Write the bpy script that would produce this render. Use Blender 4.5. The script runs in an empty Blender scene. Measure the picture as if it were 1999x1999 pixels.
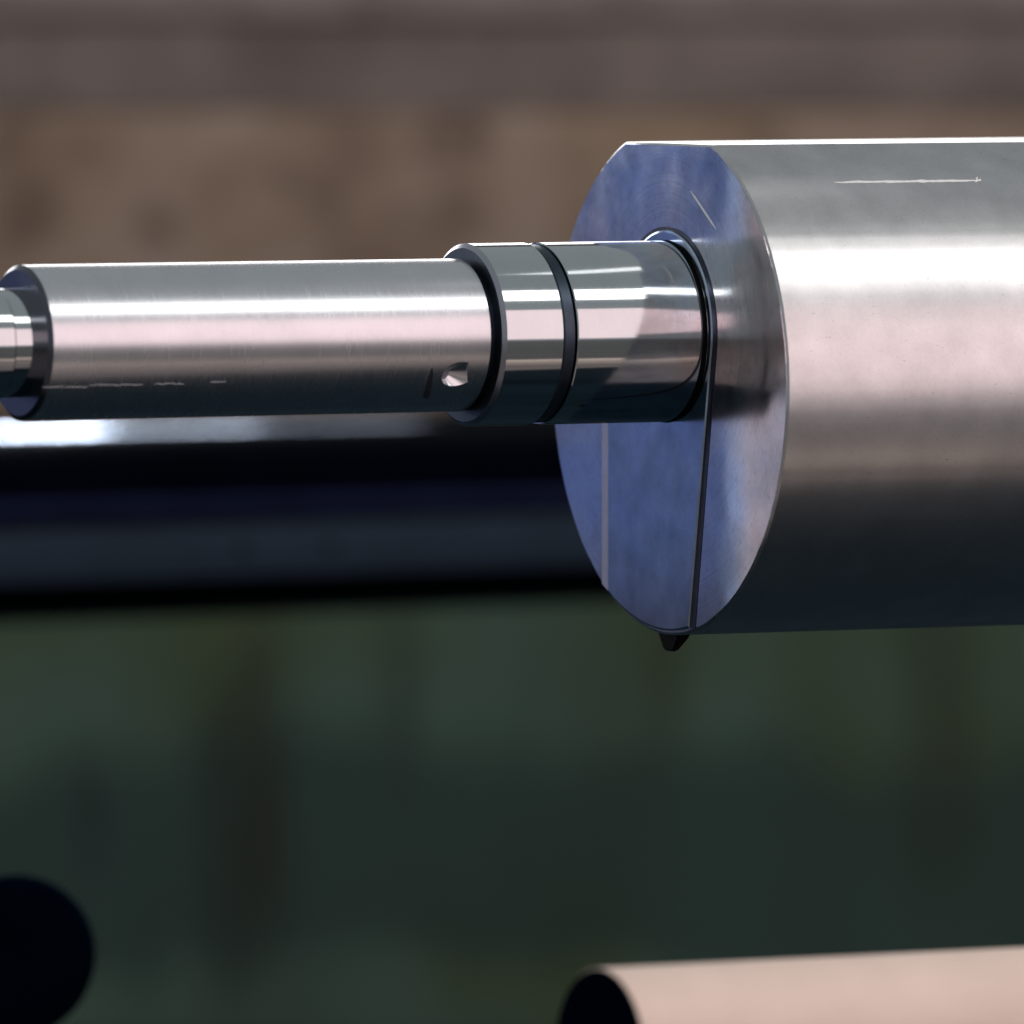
import bpy, bmesh, math, random
from mathutils import Vector, Matrix
from mathutils import noise as mnoise
random.seed(7)
R_ = math.radians
sc = bpy.context.scene
COL = sc.collection
S = 0.0002                      # one drawing unit = 0.2 mm

# ------------------------------------------------------------------ camera
CAM_D, CAM_E = 5.0, R_(2.8)
cam = bpy.data.cameras.new('camera')
cam.sensor_width = 36.0
cam.lens = 36.0 * CAM_D / 0.3998
cam.clip_start = 0.1
cam.clip_end = 60
cam.dof.use_dof = True
cam.dof.aperture_fstop = 8.6
cam.dof.focus_distance = 4.97
cam_o = bpy.data.objects.new('camera', cam)
COL.objects.link(cam_o)
cam_o.location = (0, -CAM_D * math.cos(CAM_E), CAM_D * math.sin(CAM_E))
cam_o.rotation_euler = (R_(90) - CAM_E, 0, 0)
sc.camera = cam_o

# ------------------------------------------------------------------ world, exposure
sc.view_settings.view_transform = 'Standard'
sc.view_settings.look = 'None'
sc.view_settings.exposure = 0.0
sc.view_settings.gamma = 1.0
w = bpy.data.worlds.new('World')
sc.world = w
w.use_nodes = True
bg = w.node_tree.nodes['Background']
bg.inputs['Color'].default_value = (0.86, 0.95, 1.0, 1)
bg.inputs['Strength'].default_value = 0.30

# ------------------------------------------------------------------ lamps and added lights
AL = R_(63.13)
A_DIR = Vector((math.sin(AL), math.cos(AL), 0))      # along the shaft, away from the camera
T_DIR = Vector((math.cos(AL), -math.sin(AL), 0))     # across the shaft, towards the camera
ZUP = Vector((0, 0, 1))


def refl_dir(psi):
    p = R_(psi)
    return A_DIR * math.cos(AL) + (T_DIR * math.cos(p) + ZUP * math.sin(p)) * math.sin(AL)


def area(name, loc, target, along, size_long, size_short, radiance, color):
    l = bpy.data.lights.new(name, 'AREA')
    l.shape = 'RECTANGLE'
    l.size, l.size_y = size_long, size_short
    l.color = color
    l.energy = radiance * math.pi * size_long * size_short
    o = bpy.data.objects.new(name, l)
    COL.objects.link(o)
    z = (Vector(loc) - Vector(target)).normalized()
    x = (along - z * along.dot(z)).normalized()
    y = z.cross(x)
    m = Matrix((x, y, z)).transposed().to_4x4()
    m.translation = Vector(loc)
    o.matrix_world = m
    return o


MID = Vector((0.05, 0, 0.06))
area('overhead_lamp', MID + refl_dir(51) * 1.5 - A_DIR * 0.5, MID - A_DIR * 0.5, A_DIR, 4.6, 0.27, 3.3, (1.0, 0.985, 0.97))
area('warm_wall_light', MID + refl_dir(14) * 2.4 - A_DIR * 1.2, MID - A_DIR * 1.2, A_DIR, 6.4, 1.10, 1.0, (1.0, 0.73, 0.74))  # area light standing in for a pinkish lit wall
area('back_lamp', Vector((-0.1, 1.25, 0.40)), MID, Vector((1, 0, 0)), 3.2, 0.34, 3.6, (1.0, 1.0, 1.0))
BARP = Vector((-0.30, 1.39, 0.03))
BDIR = Vector((0.853, 0.522, 0))
BUP = Vector((0.36, 0.68, 0.64)) * 0.41
for nm_, off, ln, rad in (('bar_highlight_light', -0.075, 0.20, 70.0), ('bar_highlight_light', 0.075, 0.10, 13.0), ('bar_highlight_light', 0.175, 0.10, 3.5)):  # added lights, dimmer step by step, make the bar's fading top highlight
    rl = area(nm_, BARP + BUP + BDIR * off, BARP + BDIR * off, BDIR, ln, 0.016, rad, (0.76, 0.87, 1.0))
    rl.data.spread = R_(50)
wl = area('background_fill', Vector((0.2, 1.60, 1.02)), Vector((0.2, 2.3, 0.22)), Vector((1, 0, 0)), 3.4, 0.40, 2.4, (1.0, 0.95, 0.92))  # added fill that brightens the background only
wl.data.spread = R_(95)
FC = Vector((0.06, 0, 0.06))
area('cool_lamp', FC + Vector((-0.835, 0.55, 0.172)) * 1.7, FC, ZUP, 0.98, 0.95, 0.225, (0.22, 0.39, 1.0))
area('pink_fill', FC + Vector((-0.99, 0.14, -0.17)) * 1.7, FC, ZUP, 0.62, 0.66, 0.17, (1.0, 0.55, 0.68))  # added pink light for the end face's near crescent to mirror
PC = Vector((0.0605, 0, 0.0706)) + A_DIR * (-150 * S)
area('small_lamp', PC + refl_dir(88) * 0.8, PC, refl_dir(178), 0.20, 0.030, 1.2, (1, 1, 1))


# ------------------------------------------------------------------ material helpers
def mat(name):
    m = bpy.data.materials.new(name)
    m.use_nodes = True
    nt = m.node_tree
    b = nt.nodes['Principled BSDF']
    return m, nt, b


def N(nt, t, **kw):
    n = nt.nodes.new(t)
    for k, v in kw.items():
        if k in n.inputs:
            n.inputs[k].default_value = v
        else:
            setattr(n, k, v)
    return n


def coords(nt, scale=(1, 1, 1), loc=(0, 0, 0)):
    tc = N(nt, 'ShaderNodeTexCoord')
    mp = N(nt, 'ShaderNodeMapping')
    mp.inputs['Scale'].default_value = scale
    mp.inputs['Location'].default_value = loc
    nt.links.new(tc.outputs['Object'], mp.inputs['Vector'])
    return mp.outputs['Vector']


def noise_tex(nt, scale3, scale=1.0, detail=4.0, rough=0.55, loc=(0, 0, 0)):
    n = N(nt, 'ShaderNodeTexNoise')
    n.inputs['Scale'].default_value = scale
    n.inputs['Detail'].default_value = detail
    n.inputs['Roughness'].default_value = rough
    nt.links.new(coords(nt, scale3, loc), n.inputs['Vector'])
    return n.outputs['Fac']


def ramp(nt, src, stops):
    r = N(nt, 'ShaderNodeValToRGB')
    e = r.color_ramp.elements
    while len(e) < len(stops):
        e.new(0.5)
    for el, (p, c) in zip(e, stops):
        el.position = p
        el.color = (c, c, c, 1) if isinstance(c, (int, float)) else (*c, 1)
    nt.links.new(src, r.inputs['Fac'])
    return r.outputs['Color']


def mixc(nt, fac, a, b, mode='MIX'):
    m = N(nt, 'ShaderNodeMix')
    m.data_type = 'RGBA'
    m.blend_type = mode
    for idx, v in ((0, fac), (6, a), (7, b)):
        if hasattr(v, 'links') or hasattr(v, 'is_linked'):
            nt.links.new(v, m.inputs[idx])
        elif isinstance(v, (int, float)):
            m.inputs[idx].default_value = v
        else:
            m.inputs[idx].default_value = (*v, 1)
    return m.outputs[2]


def bump(nt, b, src, strength, dist):
    bp = N(nt, 'ShaderNodeBump')
    bp.inputs['Strength'].default_value = strength
    bp.inputs['Distance'].default_value = dist
    nt.links.new(src, bp.inputs['Height'])
    nt.links.new(bp.outputs['Normal'], b.inputs['Normal'])


def steel(name, base, rough, rough_var=0.05, lines=0.0, mottle=0.06, line_scale=9000, aniso=0.0, specks=0.0):
    m, nt, b = mat(name)
    b.inputs['Metallic'].default_value = 1.0
    big = noise_tex(nt, (60, 60, 60), 1.0, 5)
    dark = tuple(c * (1 - mottle * 2) for c in base)
    lite = tuple(min(1, c * (1 + mottle)) for c in base)
    c1 = ramp(nt, big, [(0.30, dark), (0.70, lite)])
    fine = noise_tex(nt, (900, 900, 900), 1.0, 2)
    c2 = ramp(nt, fine, [(0.25, 1 - mottle), (0.6, 1.0)])
    nt.links.new(mixc(nt, 1.0, c1, c2, 'MULTIPLY'), b.inputs['Base Color'])
    if specks:
        sn = noise_tex(nt, (520, 1400, 1400), 1.0, 2, 0.5, (3, 7, 1))
        cc = mixc(nt, 1.0, c1, c2, 'MULTIPLY')
        cc = mixc(nt, ramp(nt, sn, [(0.70, 0.0), (0.76, specks)]), cc, (0.10, 0.09, 0.08))
        nt.links.new(cc, b.inputs['Base Color'])
    rr = noise_tex(nt, (line_scale / 8, 60, 60), 1.0, 3)
    nt.links.new(ramp(nt, rr, [(0.3, max(0.02, rough - rough_var)), (0.7, rough + rough_var)]), b.inputs['Roughness'])
    if lines:
        ln = noise_tex(nt, (line_scale, 25, 25), 1.0, 2)
        bump(nt, b, ln, lines, 0.00003)
    if aniso:
        b.inputs['Anisotropic'].default_value = aniso
        tg = N(nt, 'ShaderNodeTangent', direction_type='RADIAL', axis='X')
        nt.links.new(tg.outputs['Tangent'], b.inputs['Tangent'])
    return m


M = {}
M['body'] = steel('ground_steel', (0.71, 0.69, 0.685), 0.30, 0.014, 0.02, 0.06, specks=0.5)
M['journal'] = steel('turned_steel', (0.78, 0.775, 0.80), 0.26, 0.018, 0.012, 0.03)
M['collar'] = steel('polished_steel', (0.66, 0.68, 0.69), 0.085, 0.015, 0.0, 0.02)
M['shoulder'] = steel('shoulder_steel', (0.14, 0.145, 0.175), 0.22, 0.03, 0.0, 0.04)
M['chamfer'] = steel('chamfer_steel', (0.50, 0.49, 0.55), 0.25, 0.03, 0.0, 0.04)
M['ring'] = steel('dark_ring_steel', (0.065, 0.085, 0.11), 0.38, 0.06, 0.0, 0.1)
M['groove'] = steel('groove_steel', (0.05, 0.055, 0.08), 0.35, 0.05, 0.0, 0.1)
M['plate'] = steel('plate_steel', (0.56, 0.65, 0.80), 0.15, 0.04, 0.0, 0.12)
M['stud'] = steel('black_steel', (0.02, 0.022, 0.024), 0.4, 0.05, 0.0, 0.1)


def face_material():
    m, nt, b = mat('faced_steel_tinted')
    b.inputs['Metallic'].default_value = 1.0
    n1 = noise_tex(nt, (16, 16, 16), 1.0, 4, 0.55, (0.3, 0.1, 0.4))
    c = ramp(nt, n1, [(0.36, (0.66, 0.73, 0.90)), (0.50, (0.76, 0.77, 0.84)), (0.62, (0.78, 0.68, 0.70))])  # blue, grey and pink patches paint mirrored surroundings into the colour
    nb = noise_tex(nt, (34, 34, 34), 1.0, 5, 0.6, (5.3, 2.1, 0.7))
    c = mixc(nt, 1.0, c, ramp(nt, nb, [(0.34, 0.70), (0.60, 1.0)]), 'MULTIPLY')
    n2 = noise_tex(nt, (420, 420, 420), 1.0, 4)
    c = mixc(nt, 1.0, c, ramp(nt, n2, [(0.26, 0.80), (0.46, 1.0)]), 'MULTIPLY')
    # concentric tool marks about the journal axis
    tcc = N(nt, 'ShaderNodeTexCoord')
    spc = N(nt, 'ShaderNodeSeparateXYZ')
    nt.links.new(tcc.outputs['Object'], spc.inputs[0])
    cmb = N(nt, 'ShaderNodeCombineXYZ')
    nt.links.new(spc.outputs['Y'], cmb.inputs['X'])
    nt.links.new(spc.outputs['Z'], cmb.inputs['Y'])
    ln = N(nt, 'ShaderNodeVectorMath', operation='LENGTH')
    nt.links.new(cmb.outputs[0], ln.inputs[0])
    rn = N(nt, 'ShaderNodeTexNoise', noise_dimensions='1D')
    rn.inputs['Scale'].default_value = 900
    rn.inputs['Detail'].default_value = 3
    nt.links.new(ln.outputs['Value'], rn.inputs['W'])
    c = mixc(nt, 1.0, c, ramp(nt, rn.outputs['Fac'], [(0.3, 0.90), (0.6, 1.0)]), 'MULTIPLY')
    nt.links.new(c, b.inputs['Base Color'])
    n3 = noise_tex(nt, (40, 40, 40), 1.0, 4)
    nt.links.new(ramp(nt, n3, [(0.3, 0.10), (0.7, 0.20)]), b.inputs['Roughness'])
    # bump tilts the near side of the face to mirror the pink light
    tc = N(nt, 'ShaderNodeTexCoord')
    sp = N(nt, 'ShaderNodeSeparateXYZ')
    nt.links.new(tc.outputs['Object'], sp.inputs[0])

    def mth(op, a, bb):
        q = N(nt, 'ShaderNodeMath', operation=op)
        for k, v in ((0, a), (1, bb)):
            if hasattr(v, 'is_linked'):
                nt.links.new(v, q.inputs[k])
            else:
                q.inputs[k].default_value = v
        return q.outputs[0]
    q = mth('MAXIMUM', mth('SUBTRACT', mth('MULTIPLY', sp.outputs['Y'], -1.0), 0.023), 0.0)
    h = mth('MULTIPLY', mth('MULTIPLY', q, q), -1.7)
    n4 = noise_tex(nt, (22, 22, 22), 1.0, 2)
    h = mth('ADD', h, mth('MULTIPLY', n4, 0.00022))
    h = mth('ADD', h, mth('MULTIPLY', rn.outputs['Fac'], 0.000012))
    bump(nt, b, h, 1.0, 1.0)
    return m


M['face'] = face_material()


def paint(name, c, rough, spec=0.5, var=0.1, scale=30, metallic=0.0):
    m, nt, b = mat(name)
    n = noise_tex(nt, (scale,) * 3, 1.0, 5)
    nt.links.new(ramp(nt, n, [(0.3, tuple(x * (1 - var) for x in c)), (0.7, tuple(min(1, x * (1 + var)) for x in c))]),
                 b.inputs['Base Color'])
    b.inputs['Roughness'].default_value = rough
    b.inputs['Specular IOR Level'].default_value = spec
    b.inputs['Metallic'].default_value = metallic
    return m


M['scribe'] = paint('scribed_line', (0.85, 0.85, 0.84), 0.5, 0.5, 0.15, 2000)
M['slit'] = paint('dark_slit', (0.018, 0.02, 0.024), 0.35, 0.5, 0.4, 900)
M['scuff'] = paint('scratch_glint', (0.42, 0.42, 0.43), 0.45, 0.5, 0.4, 900)
M['bar'] = paint('black_oiled_bar', (0.0020, 0.0028, 0.0075), 0.13, 0.5, 0.2, 40, 1.0)
M['rail'] = paint('blue_black_paint', (0.022, 0.036, 0.056), 0.6, 0.1, 0.15, 12)
M['hole'] = paint('black_hole', (0.001, 0.001, 0.0015), 0.8, 0.1)
M['cream'] = paint('cream_enamel', (0.86, 0.68, 0.575), 0.55, 0.3, 0.06, 25)
M['black'] = paint('dull_black', (0.0008, 0.0022, 0.0065), 0.8, 0.0, 0.2, 30)
M['floor'] = paint('floor_concrete', (0.36, 0.32, 0.305), 0.8, 0.2, 0.25, 3)
M['dark_block'] = paint('dark_block_paint', (0.006, 0.016, 0.023), 0.7, 0.04, 0.25, 8)  # near-black teal for the unseen block that darkens reflections
M['wallpaint'] = paint('wall_plaster', (0.20, 0.17, 0.15), 0.9, 0.2, 0.2, 3)


def rust_material():
    m, nt, b = mat('rusty_brown_steel')
    n = noise_tex(nt, (7, 7, 9), 1.0, 5, 0.6, (1.3, 0, 2.2))
    c = ramp(nt, n, [(0.32, (0.080, 0.050, 0.038)), (0.45, (0.128, 0.088, 0.064)), (0.57, (0.165, 0.120, 0.094)),
                     (0.70, (0.205, 0.165, 0.148))])
    n2 = noise_tex(nt, (16, 16, 16), 1.0, 3, 0.5, (4, 1, 0.5))
    c2 = ramp(nt, n2, [(0.54, (0, 0, 0)), (0.68, (1, 1, 1))])
    c = mixc(nt, c2, c, (0.075, 0.048, 0.036))
    n3 = noise_tex(nt, (5, 5, 5), 1.0, 2, 0.5, (9, 1, 3))
    c = mixc(nt, ramp(nt, n3, [(0.5, 0.0), (0.75, 0.5)]), c, (0.17, 0.115, 0.062))
    nt.links.new(c, b.inputs['Base Color'])
    b.inputs['Roughness'].default_value = 0.75
    b.inputs['Specular IOR Level'].default_value = 0.25
    return m


M['rust'] = rust_material()
M['web'] = paint('grey_brown_steel', (0.096, 0.076, 0.070), 0.8, 0.2, 0.4, 9)  # darker grey-brown tone for the web
M['flange'] = paint('dusty_steel', (0.15, 0.122, 0.115), 0.8, 0.2, 0.25, 12)


def green_material(zs, streaks):
    """green enamel with a darker band low down and long vertical oil and rust runs"""
    m, nt, b = mat('green_enamel')
    tc = N(nt, 'ShaderNodeTexCoord')
    sp = N(nt, 'ShaderNodeSeparateXYZ')
    nt.links.new(tc.outputs['Object'], sp.inputs[0])

    def mr(v, a, bb, lo=0.0, hi=1.0):
        q = N(nt, 'ShaderNodeMapRange', interpolation_type='SMOOTHSTEP')
        for k, x in enumerate((v, a, bb, lo, hi)):
            if hasattr(x, 'is_linked'):
                nt.links.new(x, q.inputs[k])
            else:
                q.inputs[k].default_value = x
        return q.outputs[0]

    def mth(op, a, bb):
        q = N(nt, 'ShaderNodeMath', operation=op)
        for k, v in ((0, a), (1, bb)):
            if hasattr(v, 'is_linked'):
                nt.links.new(v, q.inputs[k])
            else:
                q.inputs[k].default_value = v
        return q.outputs[0]
    n = noise_tex(nt, (11, 4, 1.6), 1.0, 4, 0.5, (0.7, 0, 0.2))
    c = ramp(nt, n, [(0.34, (0.038, 0.064, 0.050)), (0.62, (0.054, 0.092, 0.070))])
    n2 = noise_tex(nt, (6, 4, 4), 1.0, 2, 0.5, (3.1, 0, 1))
    c = mixc(nt, ramp(nt, n2, [(0.46, 0.0), (0.66, 0.9)]), c, (0.042, 0.060, 0.026))
    z, x = sp.outputs['Z'], sp.outputs['X']
    wob = mth('MULTIPLY', mth('SUBTRACT', noise_tex(nt, (9, 3, 2), 1.0, 3), 0.5), 0.10)
    zz = mth('ADD', z, wob)
    dark_band = mth('MULTIPLY', mr(zz, zs[0] + 0.035, zs[0] - 0.02), mr(zz, zs[1] - 0.015, zs[1] + 0.02))  # darker band between two heights, with a wavering edge
    c = mixc(nt, mth('MULTIPLY', dark_band, 0.75), c, (0.015, 0.033, 0.030))
    xw = mth('ADD', x, mth('MULTIPLY', mth('SUBTRACT', noise_tex(nt, (10, 3, 7), 1.0, 3, 0.5, (2, 5, 1)), 0.5), 0.028))
    tone = noise_tex(nt, (20, 3, 5), 1.0, 3, 0.5, (8, 1, 2))
    for x0, x1, z0, z1, amt, col in streaks:
        e = 0.012
        f = mth('MULTIPLY', mth('MULTIPLY', mr(xw, x0 - e, x0 + e), mr(xw, x1 + e, x1 - e)),
                mth('MULTIPLY', mr(zz, z0 + 0.03, z0 - 0.03), mr(zz, z1 - 0.04, z1 + 0.04)))
        f = mth('MULTIPLY', f, mr(tone, 0.25, 0.6, amt * 0.55, amt))
        c = mixc(nt, f, c, col)
    nt.links.new(c, b.inputs['Base Color'])
    b.inputs['Roughness'].default_value = 0.6
    b.inputs['Specular IOR Level'].default_value = 0.2
    return m


# ------------------------------------------------------------------ object helpers
def thing(name, label, cat, loc=(0, 0, 0), rotz=0.0, group=None):
    o = bpy.data.objects.new(name, None)
    COL.objects.link(o)
    o.empty_display_size = 0.02
    o.location = loc
    o.rotation_euler = (0, 0, rotz)
    o['label'] = label
    o['category'] = cat
    if group:
        o['group'] = group
    return o


def link(name, bm, m, parent=None, smooth=True, angle=35, loc=None):
    me = bpy.data.meshes.new(name)
    bmesh.ops.recalc_face_normals(bm, faces=bm.faces)
    bm.to_mesh(me)
    bm.free()
    me.materials.append(m)
    if smooth:
        me.shade_smooth()
        me.set_sharp_from_angle(angle=R_(angle))
    o = bpy.data.objects.new(name, me)
    COL.objects.link(o)
    if parent:
        o.parent = parent
    if loc is not None:
        o.location = loc
    return o


def lathe(profile, seg=192, cz=0.0, closed=False):
    """profile: list of (u, r) in drawing units, revolved about local X."""
    bm = bmesh.new()
    rings = []
    for u, r in profile:
        if r < 1e-6:
            rings.append([bm.verts.new((u * S, 0, cz * S))])
        else:
            rings.append([bm.verts.new((u * S, r * S * math.cos(2 * math.pi * k / seg),
                                        (cz + r * math.sin(2 * math.pi * k / seg)) * S)) for k in range(seg)])
    pairs = list(zip(rings, rings[1:]))
    if closed:
        pairs.append((rings[-1], rings[0]))
    for a, b in pairs:
        for k in range(seg):
            k2 = (k + 1) % seg
            if len(a) == 1:
                bm.faces.new((a[0], b[k], b[k2]))
            elif len(b) == 1:
                bm.faces.new((a[k], b[0], a[k2]))
            else:
                bm.faces.new((a[k], b[k], b[k2], a[k2]))
    return bm


def box(bm, x0, x1, y0, y1, z0, z1, bev=0.0):
    r = bmesh.ops.create_cube(bm, size=1.0)
    for v in r['verts']:
        v.co = Vector(((x0 + x1) / 2 + v.co.x * (x1 - x0), (y0 + y1) / 2 + v.co.y * (y1 - y0),
                       (z0 + z1) / 2 + v.co.z * (z1 - z0)))
    if bev:
        es = list({e for v in r['verts'] for e in v.link_edges})
        bmesh.ops.bevel(bm, geom=es, offset=bev, segments=2, affect='EDGES', profile=0.5)
    return bm


def at(px, py, Y):
    """world point at depth Y seen at photo position (px, py)"""
    f = Vector((0, math.cos(CAM_E), -math.sin(CAM_E)))
    u = Vector((0, math.sin(CAM_E), math.cos(CAM_E)))
    d = f * CAM_D + Vector((1, 0, 0)) * (px - 1000) * S + u * (1000 - py) * S
    c = -f * CAM_D
    return c + d * ((Y - c.y) / d.y)


# ------------------------------------------------------------------ floor, wall, dark block
bm = bmesh.new()
box(bm, -8, 8, -9, 3.4, -1.15, -0.95)
o = link('floor', bm, M['floor'], smooth=False)
o['kind'] = 'structure'
bm = bmesh.new()
box(bm, -6, 6, 2.75, 2.9, -0.948, 1.6)
o = link('wall', bm, M['wallpaint'], smooth=False)
o['kind'] = 'structure'

# unseen dark block added below the frame to darken the shaft's lower reflections
t = thing('under_block', 'unseen dark block added below the shaft to darken its reflections', 'dark block', (0, 0, -0.948))
bm = bmesh.new()
box(bm, -1.8, 1.8, -0.34, 2.15, 0, 0.55, 0.012)
link('block_body', bm, M['dark_block'], t, angle=30)

# ------------------------------------------------------------------ rusty beam behind (upper half of the frame)
YB = 2.30
zt = at(1000, 42, YB).z
zm = at(1000, 216, YB).z
zb = at(1000, 1040, YB).z
t = thing('rusty_beam', 'blurred brown rusty steel beam running across the top background', 'beam', (0, YB, zb))
bm = box(bmesh.new(), -1.9, 1.9, -0.002, 0.20, zt - zb, zt - zb + 0.16, 0.006)
link('flange', bm, M['flange'], t)
bm = box(bmesh.new(), -1.9, 1.9, 0.003, 0.20, zm - zb + 0.0005, zt - zb - 0.0005)
link('web', bm, M['web'], t)
bm = box(bmesh.new(), -1.9, 1.9, 0.0, 0.20, 0.0, zm - zb, 0.006)
link('apron', bm, M['rust'], t)
# pale chips lying along the top lip
for cx, cw in ((495, 30), (715, 28), (745, 16)):
    p = at(cx, 2, YB - 0.003)
    bm = bmesh.new()
    bmesh.ops.create_icosphere(bm, subdivisions=2, radius=0.5)
    for v in bm.verts:
        v.co = Vector((v.co.x * cw * 2.6 * S, v.co.y * 0.003, v.co.z * 0.0035)) * (1 + 0.25 * mnoise.noise(v.co * 3))
    link('paint_chip', bm, M['flange'], t, loc=(p.x, -0.003, p.z - zb))

# ------------------------------------------------------------------ green cabinet (lower half)
YG = 2.20
zg1 = at(1000, 1040, YG).z
zg2 = at(1000, 1478, YG).z
zg3 = at(1000, 1905, YG).z
zg4 = at(1000, 2500, YG).z
def gz(py):
    return at(1000, py, YG).z - zg4


def gx(px):
    return at(px, 1500, YG).x


M['green'] = green_material((gz(1490), gz(1900)), [
    (gx(485), gx(562), gz(1262), gz(1850), 0.75, (0.018, 0.016, 0.010)),
    (gx(400), gx(500), gz(1330), gz(1950), 0.55, (0.014, 0.018, 0.014)),
    (gx(130), gx(215), gz(1460), gz(1660), 0.5, (0.014, 0.018, 0.020)),
    (gx(770), gx(815), gz(1200), gz(1560), 0.45, (0.018, 0.022, 0.018)),
    (gx(1240), gx(1330), gz(1200), gz(1430), 0.6, (0.024, 0.026, 0.012)),
    (gx(1760), gx(1900), gz(1100), gz(1700), 0.5, (0.018, 0.022, 0.014)),
])
t = thing('green_cabinet', 'blurred green enamelled machine cabinet with rust runs in lower background', 'cabinet', (0, YG, zg4))
for nm_, za, zb_ in (('upper_panel', zg2 - zg4 + 0.0001, zg1 - zg4), ('lower_panel', zg3 - zg4 + 0.0001, zg2 - zg4 - 0.0001),
                     ('plinth', 0.0, zg3 - zg4 - 0.0001)):
    link(nm_, box(bmesh.new(), -1.9, 1.9, 0, 0.07, za, zb_), M['green'], t)


# ------------------------------------------------------------------ dark bar behind the shaft
def axis_frame(alpha):
    return R_(90 - alpha)


BY = 1.50
pb = at(520, 1001, BY)
t = thing('guide_bar', 'glossy black round bar lying blurred behind the shaft', 'bar', pb, axis_frame(58.5))
RB = 200 * 1.30
bm = lathe([(-1750, 0), (-1750, RB - 8), (-1742, RB), (3600, RB), (3608, RB - 8), (3608, 0)], 160)
link('bar_body', bm, M['bar'], t)
# painted rail strip bolted along the near side, with two screw holes
zr0, zr1 = -112 * 1.30 * S, -8 * 1.30 * S
link('rail_strip', box(bmesh.new(), -1740 * S, 3600 * S, -(RB + 12) * S, -(RB - 40) * S, zr0, zr1, 0.002), M['rail'], t)
for hx in (480, 648):
    du = (hx - 520) * 1.30 / math.sin(R_(58.5)) - (RB + 12) * math.cos(R_(58.5)) / math.sin(R_(58.5))
    bm = lathe([(0, 0), (0, 14), (3, 24), (10, 24), (10, 0)], 32)
    o = link('screw_hole', bm, M['hole'], t)
    o.rotation_euler = (0, 0, R_(90))
    o.location = (du * S, -(RB + 12.6) * S, (zr0 + zr1) / 2)

# ------------------------------------------------------------------ cream roller, lower right
pr = at(1172, 2066, -0.45)
t = thing('cream_roller', 'cream coloured round roller with a dark end at lower right', 'roller', pr, axis_frame(60))
RR = 176 * 0.91
link('roller_body', lathe([(0, RR - 1.2), (1.5, RR), (2600, RR), (2600, 0)], 160), M['cream'], t)
link('end_cap', lathe([(1, RR - 1.3), (-1.5, RR - 2.5), (-4, RR - 12), (-4, 40), (10, 36), (10, 0)], 160), M['black'], t)

# ------------------------------------------------------------------ black knob, lower left
pk = at(30, 1868, 0.45)
t = thing('black_knob', 'black round knob end cut off at the lower left corner', 'knob', pk, R_(90))
RK = 156 * 1.09
link('knob_head', lathe([(-52, 0), (-50, RK * 0.5), (-44, RK * 0.8), (-30, RK * 0.95), (0, RK), (60, RK), (80, RK * 0.94),
                         (90, RK * 0.8), (90, 0)], 96), M['black'], t)
link('stem', lathe([(90.5, 0), (90.5, RK * 0.4), (900, RK * 0.4), (900, 0)], 48), M['black'], t)

# ------------------------------------------------------------------ the machined shaft
shaft = thing('machined_shaft', 'shiny steel eccentric shaft with stepped journal and large flat topped body', 'shaft',
              (303 * S, 0, 353 * S), R_(90) - AL)
ECC = -96.0
RBODY = 497.3
FLAT = 0.93


def d_section(r, flat_h, seg=360, wear=1.0):
    """circle of radius r about the body centre with the top cut flat at height flat_h; local (y, z) in units"""
    a0 = math.asin(min(1, flat_h / r))
    pts = []
    for k in range(seg + 1):
        a = math.pi - a0 + (math.pi + 2 * a0) * k / seg
        rr = r + wear * 0.9 * mnoise.noise(Vector((math.cos(a) * 9, math.sin(a) * 9, 0.5))) + wear * 0.9 * mnoise.noise(Vector((math.cos(a) * 40, math.sin(a) * 40, 7)))
        pts.append((rr * math.cos(a), ECC + rr * math.sin(a)))
    return pts


def extrude_rings(rings, cap0=True, cap1=True):
    bm = bmesh.new()
    vr = [[bm.verts.new((u * S, y * S, z * S)) for (y, z) in pts] for u, pts in rings]
    for a, b in zip(vr, vr[1:]):
        n = len(a)
        for k in range(n):
            bm.faces.new((a[k], a[(k + 1) % n], b[(k + 1) % n], b[k]))
    if cap0:
        bm.faces.new(vr[0])
    if cap1:
        bm.faces.new(vr[-1])
    return bm


HF = RBODY * FLAT
body = link('body', extrude_rings([(1.5, d_section(RBODY - 4, HF - 3)), (5, d_section(RBODY, HF, wear=0.7)), (14, d_section(RBODY, HF, wear=0.0)),
                                   (1600, d_section(RBODY, HF, wear=0.0))]), M['body'], shaft, angle=20)


def dome(y, z):
    """the faced end is very slightly dished"""
    return 0.0


# end face disc, a hair in front of the body's own cap
face = link('end_face', extrude_rings([(1.6, d_section(RBODY - 4.0, HF - 3.0)), (0, d_section(RBODY - 5.5, HF - 4.5))],
                                      cap0=False), M['face'], shaft, angle=20)

# raised U-shaped plate round the journal; image-right on the face is local -Y
RP = 197.0
RC0 = 177.0


def plate_outline():
    pts = []
    # right side (near): from the bottom up to the arc, then over the top, then down the far side
    zb_r = -math.sqrt((RBODY - 9) ** 2 - 100 ** 2) + ECC
    pts.append((-100, zb_r))
    for k in range(49):
        a = R_(-6 + k * (192 / 48))
        pts.append((-RP * math.cos(a), RP * math.sin(a)))
    yl = 245.0
    zl = -math.sqrt((RBODY - 9) ** 2 - yl ** 2) + ECC
    pts.append((yl, -90))
    pts.append((yl, zl))
    # along the rim back to the start
    a0 = math.atan2(zl - ECC, yl)
    a1 = math.atan2(zb_r - ECC, -100)
    if a1 > a0:
        a1 -= 2 * math.pi
    for k in range(1, 24):
        a = a0 + (a1 - a0) * k / 24
        pts.append(((RBODY - 9) * math.cos(a), ECC + (RBODY - 9) * math.sin(a)))
    return pts


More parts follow.
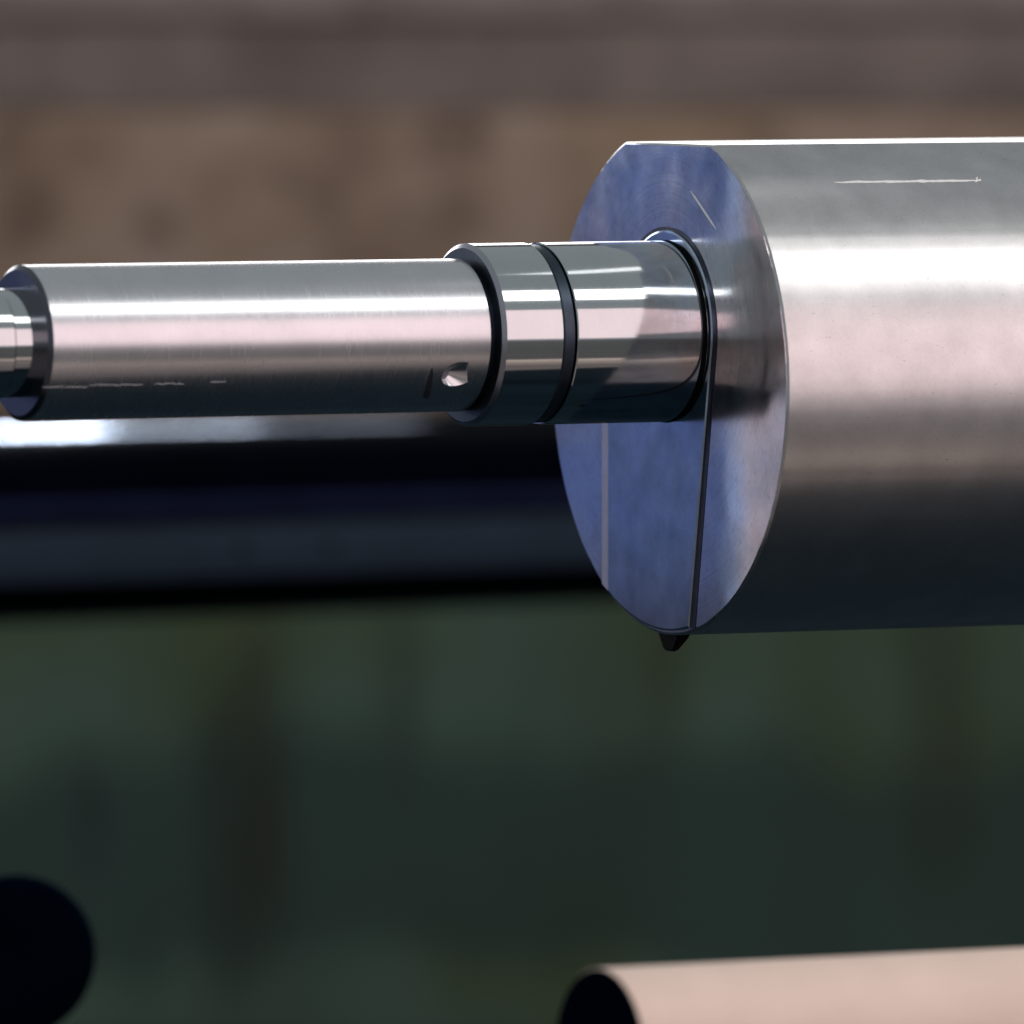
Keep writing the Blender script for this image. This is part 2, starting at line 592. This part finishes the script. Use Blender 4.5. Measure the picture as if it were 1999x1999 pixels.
def inset(pts, d):
    out = []
    n = len(pts)
    area2 = sum(pts[i][0] * pts[(i + 1) % n][1] - pts[(i + 1) % n][0] * pts[i][1] for i in range(n))
    sg = 1 if area2 > 0 else -1
    for i in range(n):
        p0, p1, p2 = Vector(pts[i - 1]), Vector(pts[i]), Vector(pts[(i + 1) % n])
        e1, e2 = (p1 - p0).normalized(), (p2 - p1).normalized()
        n1, n2 = Vector((-e1.y, e1.x)) * sg, Vector((-e2.y, e2.x)) * sg
        b = (n1 + n2)
        b = b / max(0.35, b.dot(n1))
        out.append(tuple(p1 + b * d))
    return out


po = plate_outline()
plate = link('wear_plate', extrude_rings([(0.3, po), (-3.6, po), (-5.6, inset(po, 4))], cap0=False), M['plate'], shaft, angle=20)
# dark gap along the near edge of the plate and round the journal
gap = []
zb_r = po[0][1]
gap_in = [po[0]] + po[1:40]


def strip_from(line, w0, w1, u0, u1, name, m):
    bm = bmesh.new()
    prev = None
    n = len(line)
    for i, p in enumerate(line):
        p = Vector(p)
        d = (Vector(line[min(n - 1, i + 1)]) - Vector(line[max(0, i - 1)])).normalized()
        nn = Vector((-d.y, d.x))
        row = []
        wv = w1 * (0.36 + 0.30 * abs(d.y) + 0.34 * min(1.0, max(0.0, (-10 - p.y) / 120)))
        for ww, uu in ((w0, u0), (w0, u1), (wv, u1), (wv, u0)):
            q = p + nn * ww
            row.append(bm.verts.new((uu * S, q.x * S, q.y * S)))
        if prev:
            for k in range(4):
                bm.faces.new((prev[k], prev[(k + 1) % 4], row[(k + 1) % 4], row[k]))
        else:
            bm.faces.new(row)
        prev = row
    bm.faces.new(prev)
    return link(name, bm, m, shaft, angle=40)


strip_from(gap_in, -1.0, 19.0, 0.2, -1.0, 'gap_line', M['groove'])

link('root_ring', lathe([(-5.9, RC0 + 1.5), (-6.4, RC0 + 1.5), (-6.4, RC0 - 9), (-5.9, RC0 - 9)], 192, closed=True), M['hole'], shaft)
# half round rib down the far edge of the plate
bm = bmesh.new()
prev = None
RIB = [(270, -0.2), (269, -4.6), (246, -1.8), (245.3, -0.2)]
for zz in (-110.0, None):
    row = []
    for yy, uu in RIB:
        z1 = zz if zz is not None else -math.sqrt((RBODY - 7) ** 2 - yy ** 2) + ECC
        row.append(bm.verts.new((uu * S, yy * S, z1 * S)))
    if prev:
        for k in range(3):
            bm.faces.new((prev[k], prev[k + 1], row[k + 1], row[k]))
        bm.faces.new(row)
    prev = row
link('rib', bm, M['chamfer'], shaft, angle=20)

# the tapered tongue under the rim
bm = bmesh.new()
zt0 = ECC - RBODY + 30
zt1 = ECC - RBODY - 32
for zz, hw, uu in ((zt0, 50, 30), (ECC - RBODY - 2, 42, 28), (zt1, 20, 12)):
    for sx in (-1, 1):
        for uu2 in (6, 6 + uu):
            bm.verts.new((uu2 * S, (8 + sx * hw) * S, zz * S))
bm.verts.ensure_lookup_table()
for a in (0, 4):
    v = bm.verts
    bm.faces.new((v[a], v[a + 2], v[a + 6], v[a + 4]))
    bm.faces.new((v[a + 1], v[a + 5], v[a + 7], v[a + 3]))
    bm.faces.new((v[a], v[a + 4], v[a + 5], v[a + 1]))
    bm.faces.new((v[a + 2], v[a + 3], v[a + 7], v[a + 6]))
bm.faces.new((v[8], v[10], v[11], v[9]))
bmesh.ops.bevel(bm, geom=bm.edges[:], offset=3 * S, segments=2, affect='EDGES')
link('tongue', bm, M['hole'], shaft)

# stepped journal
U_C = -439.0
RC, RJ = 177.0, 148.0
collar_r = link('collar', lathe([(0.2, RC - 8), (-12, RC - 8), (-15, RC), (-284, RC), (-286, RC - 2), (-286, RC - 30)], 256), M['collar'], shaft)
collar_l = link('collar', lathe([(-316, RC - 30), (-316, RC - 2), (-318, RC), (U_C, RC)], 256), M['collar'], shaft)
link('retaining_ring', lathe([(-314.5, RC - 28), (-314.5, RC - 7), (-311, RC - 4), (-291, RC - 4), (-287.5, RC - 7), (-287.5, RC - 28)],
                             256, closed=True), M['ring'], shaft)
link('shoulder', lathe([(U_C - 7, RC - 9), (U_C - 7, RJ - 13)], 256), M['ring'], shaft)
link('chamfer', lathe([(U_C, RC - 0.01), (U_C - 7, RC - 9)], 256), M['chamfer'], shaft)

U_L = -1394.0
prof = [(U_C - 21 - 4 * k, RJ) for k in range(0, 44)] + [(-700 - 40 * k, RJ) for k in range(17)] + [(U_L + 8, RJ)]
link('undercut', lathe([(U_C - 6, RJ - 12), (U_C - 17, RJ - 12), (U_C - 20.9, RJ - 2)], 256), M['ring'], shaft)
journal = link('journal', lathe(prof, 256), M['journal'], shaft)
link('journal_end', lathe([(U_L + 8, RJ - 0.01), (U_L, RJ - 9), (U_L, 60)], 256), M['shoulder'], shaft)
link('neck', lathe([(U_L + 3, 104), (U_L - 52, 104)], 256), M['collar'], shaft)
link('neck_collar', lathe([(U_L - 52, 60), (U_L - 52, 109), (U_L - 55, 112), (U_L - 420, 112), (U_L - 420, 0)], 256), M['collar'], shaft)


def cyl_point(u, phi, r, cz=0.0):
    return Vector((u * S, -r * S * math.cos(phi), (cz + r * math.sin(phi)) * S))


# oil dimple: a countersunk ring with a dark drilled centre, cut into the journal
hp, hu = R_(-30), -536.0
cut_bm = bmesh.new()
bmesh.ops.create_cone(cut_bm, cap_ends=True, segments=40, radius1=12 * S, radius2=40 * S, depth=30 * S)
cutter = link('cutter', cut_bm, M['shoulder'])
dv = Vector((0, -math.cos(hp), math.sin(hp)))
cutter.parent = shaft
cutter.location = Vector((hu * S, 0, 0)) + dv * (RJ * S)
cutter.rotation_euler = (dv + Vector((0.45, 0, 0.15))).normalized().to_track_quat('Z', 'X').to_euler()
capped = bmesh.new()
capped.from_mesh(journal.data)
bmesh.ops.holes_fill(capped, edges=[e for e in capped.edges if e.is_boundary])
bmesh.ops.recalc_face_normals(capped, faces=capped.faces)
capped.to_mesh(journal.data)
capped.free()
md = journal.modifiers.new('cut', 'BOOLEAN')
md.object = cutter
md.operation = 'DIFFERENCE'
md.solver = 'EXACT'
bpy.context.view_layer.update()
dg = bpy.context.evaluated_depsgraph_get()
nm = bpy.data.meshes.new_from_object(journal.evaluated_get(dg))
journal.modifiers.clear()
journal.data = nm
nm.shade_smooth()
nm.set_sharp_from_angle(angle=R_(30))
bpy.data.objects.remove(cutter)


def surface_line(name, u0, u1, phi0, phi1, r, cz, width, m, n=40, wob=0.8, taper=True):
    bm = bmesh.new()
    prev = None
    sd = random.random() * 50
    for i in range(n + 1):
        f = i / n
        u = u0 + (u1 - u0) * f
        ph = phi0 + (phi1 - phi0) * f + wob * mnoise.noise(Vector((sd, f * 9, 0))) / r
        hw = width / 2 * (0.55 + 0.9 * abs(mnoise.noise(Vector((sd, f * 14, 3)))))
        if taper:
            hw *= min(1, 0.25 + 8 * f, 0.25 + 8 * (1 - f))
        row = [bm.verts.new(cyl_point(u, ph - hw / r, r + 0.1, cz)), bm.verts.new(cyl_point(u, ph, r + 0.8, cz)),
               bm.verts.new(cyl_point(u, ph + hw / r, r + 0.1, cz))]
        if prev:
            for k in range(2):
                bm.faces.new((prev[k], prev[k + 1], row[k + 1], row[k]))
        prev = row
    return link(name, bm, m, shaft)


# white scribed arrow on the big body
PHI_S = math.asin((750 - 359) / RBODY)
du_s = -0.452 * math.cos(PHI_S) * RBODY
US0, US1 = (1622 - 1303 + du_s) / 0.885, (1905 - 1303 + du_s) / 0.885
scr = surface_line('scribed_line', US0, US1, PHI_S, PHI_S, RBODY, ECC, 9, M['scribe'], 60, 1.2)
for a, b in (((US1 - 6, 0.0), (US1 + 2, 0.022)), ((US1 - 10, -0.006), (US1 + 6, 0.006))):
    surface_line('scribed_line', a[0], b[0], PHI_S + a[1], PHI_S + b[1], RBODY, ECC, 6, M['scribe'], 10, 0.4)
# short scratches along the journal
for x0, x1, yy in ((92, 180, 748), (182, 284, 746), (305, 362, 746), (412, 442, 744)):
    ph = math.asin((668 - yy) / RJ)
    off = 0.452 * math.cos(ph) * RJ
    surface_line('scratch', (x0 - off - 1303) / 0.905, (x1 - off - 1303) / 0.905, ph, ph - 0.006, RJ, 0, 2.6, M['scuff'], 24, 2.5)
# scratch across the end face, upper right
bm = bmesh.new()
prev = None
for i in range(21):
    f = i / 20
    yy = -((1350 + 48 * f) - 1306) / 0.452
    zz = 647 - (371 + 72 * f)
    hw = 5 * min(1, 0.2 + 5 * f, 0.2 + 5 * (1 - f))
    row = [bm.verts.new((-0.1 * S, (yy - hw) * S, zz * S)), bm.verts.new((-0.9 * S, yy * S, zz * S)), bm.verts.new((-0.1 * S, (yy + hw) * S, zz * S))]
    if prev:
        for k in range(2):
            bm.faces.new((prev[k], prev[k + 1], row[k + 1], row[k]))
    prev = row
link('scratch', bm, M['scribe'], shaft)

# dark slit-shaped ribbon laid on the journal beside the dimple
for (x0, ph0, ph1, wd) in ((842, -23, -53, 17),):
    bm = bmesh.new()
    prev = None
    for i in range(13):
        f = i / 12
        ph = R_(ph0 + (ph1 - ph0) * f)
        uc = (x0 - 1303 - 0.452 * RJ * math.cos(ph)) / 0.900 - 14 * f
        hw = wd / 2 * (0.45 + 0.55 * f) * min(1, 0.3 + 4 * f, 0.3 + 5 * (1 - f)) * (1 + 0.25 * mnoise.noise(Vector((f * 6, x0, 0))))
        row = [bm.verts.new(cyl_point(uc - hw, ph, RJ + 0.05)), bm.verts.new(cyl_point(uc, ph, RJ + 0.3)), bm.verts.new(cyl_point(uc + hw, ph, RJ + 0.05))]
        if prev:
            for k in range(2):
                bm.faces.new((prev[k], prev[k + 1], row[k + 1], row[k]))
        prev = row
    link('slit_mark', bm, M['slit'], shaft)
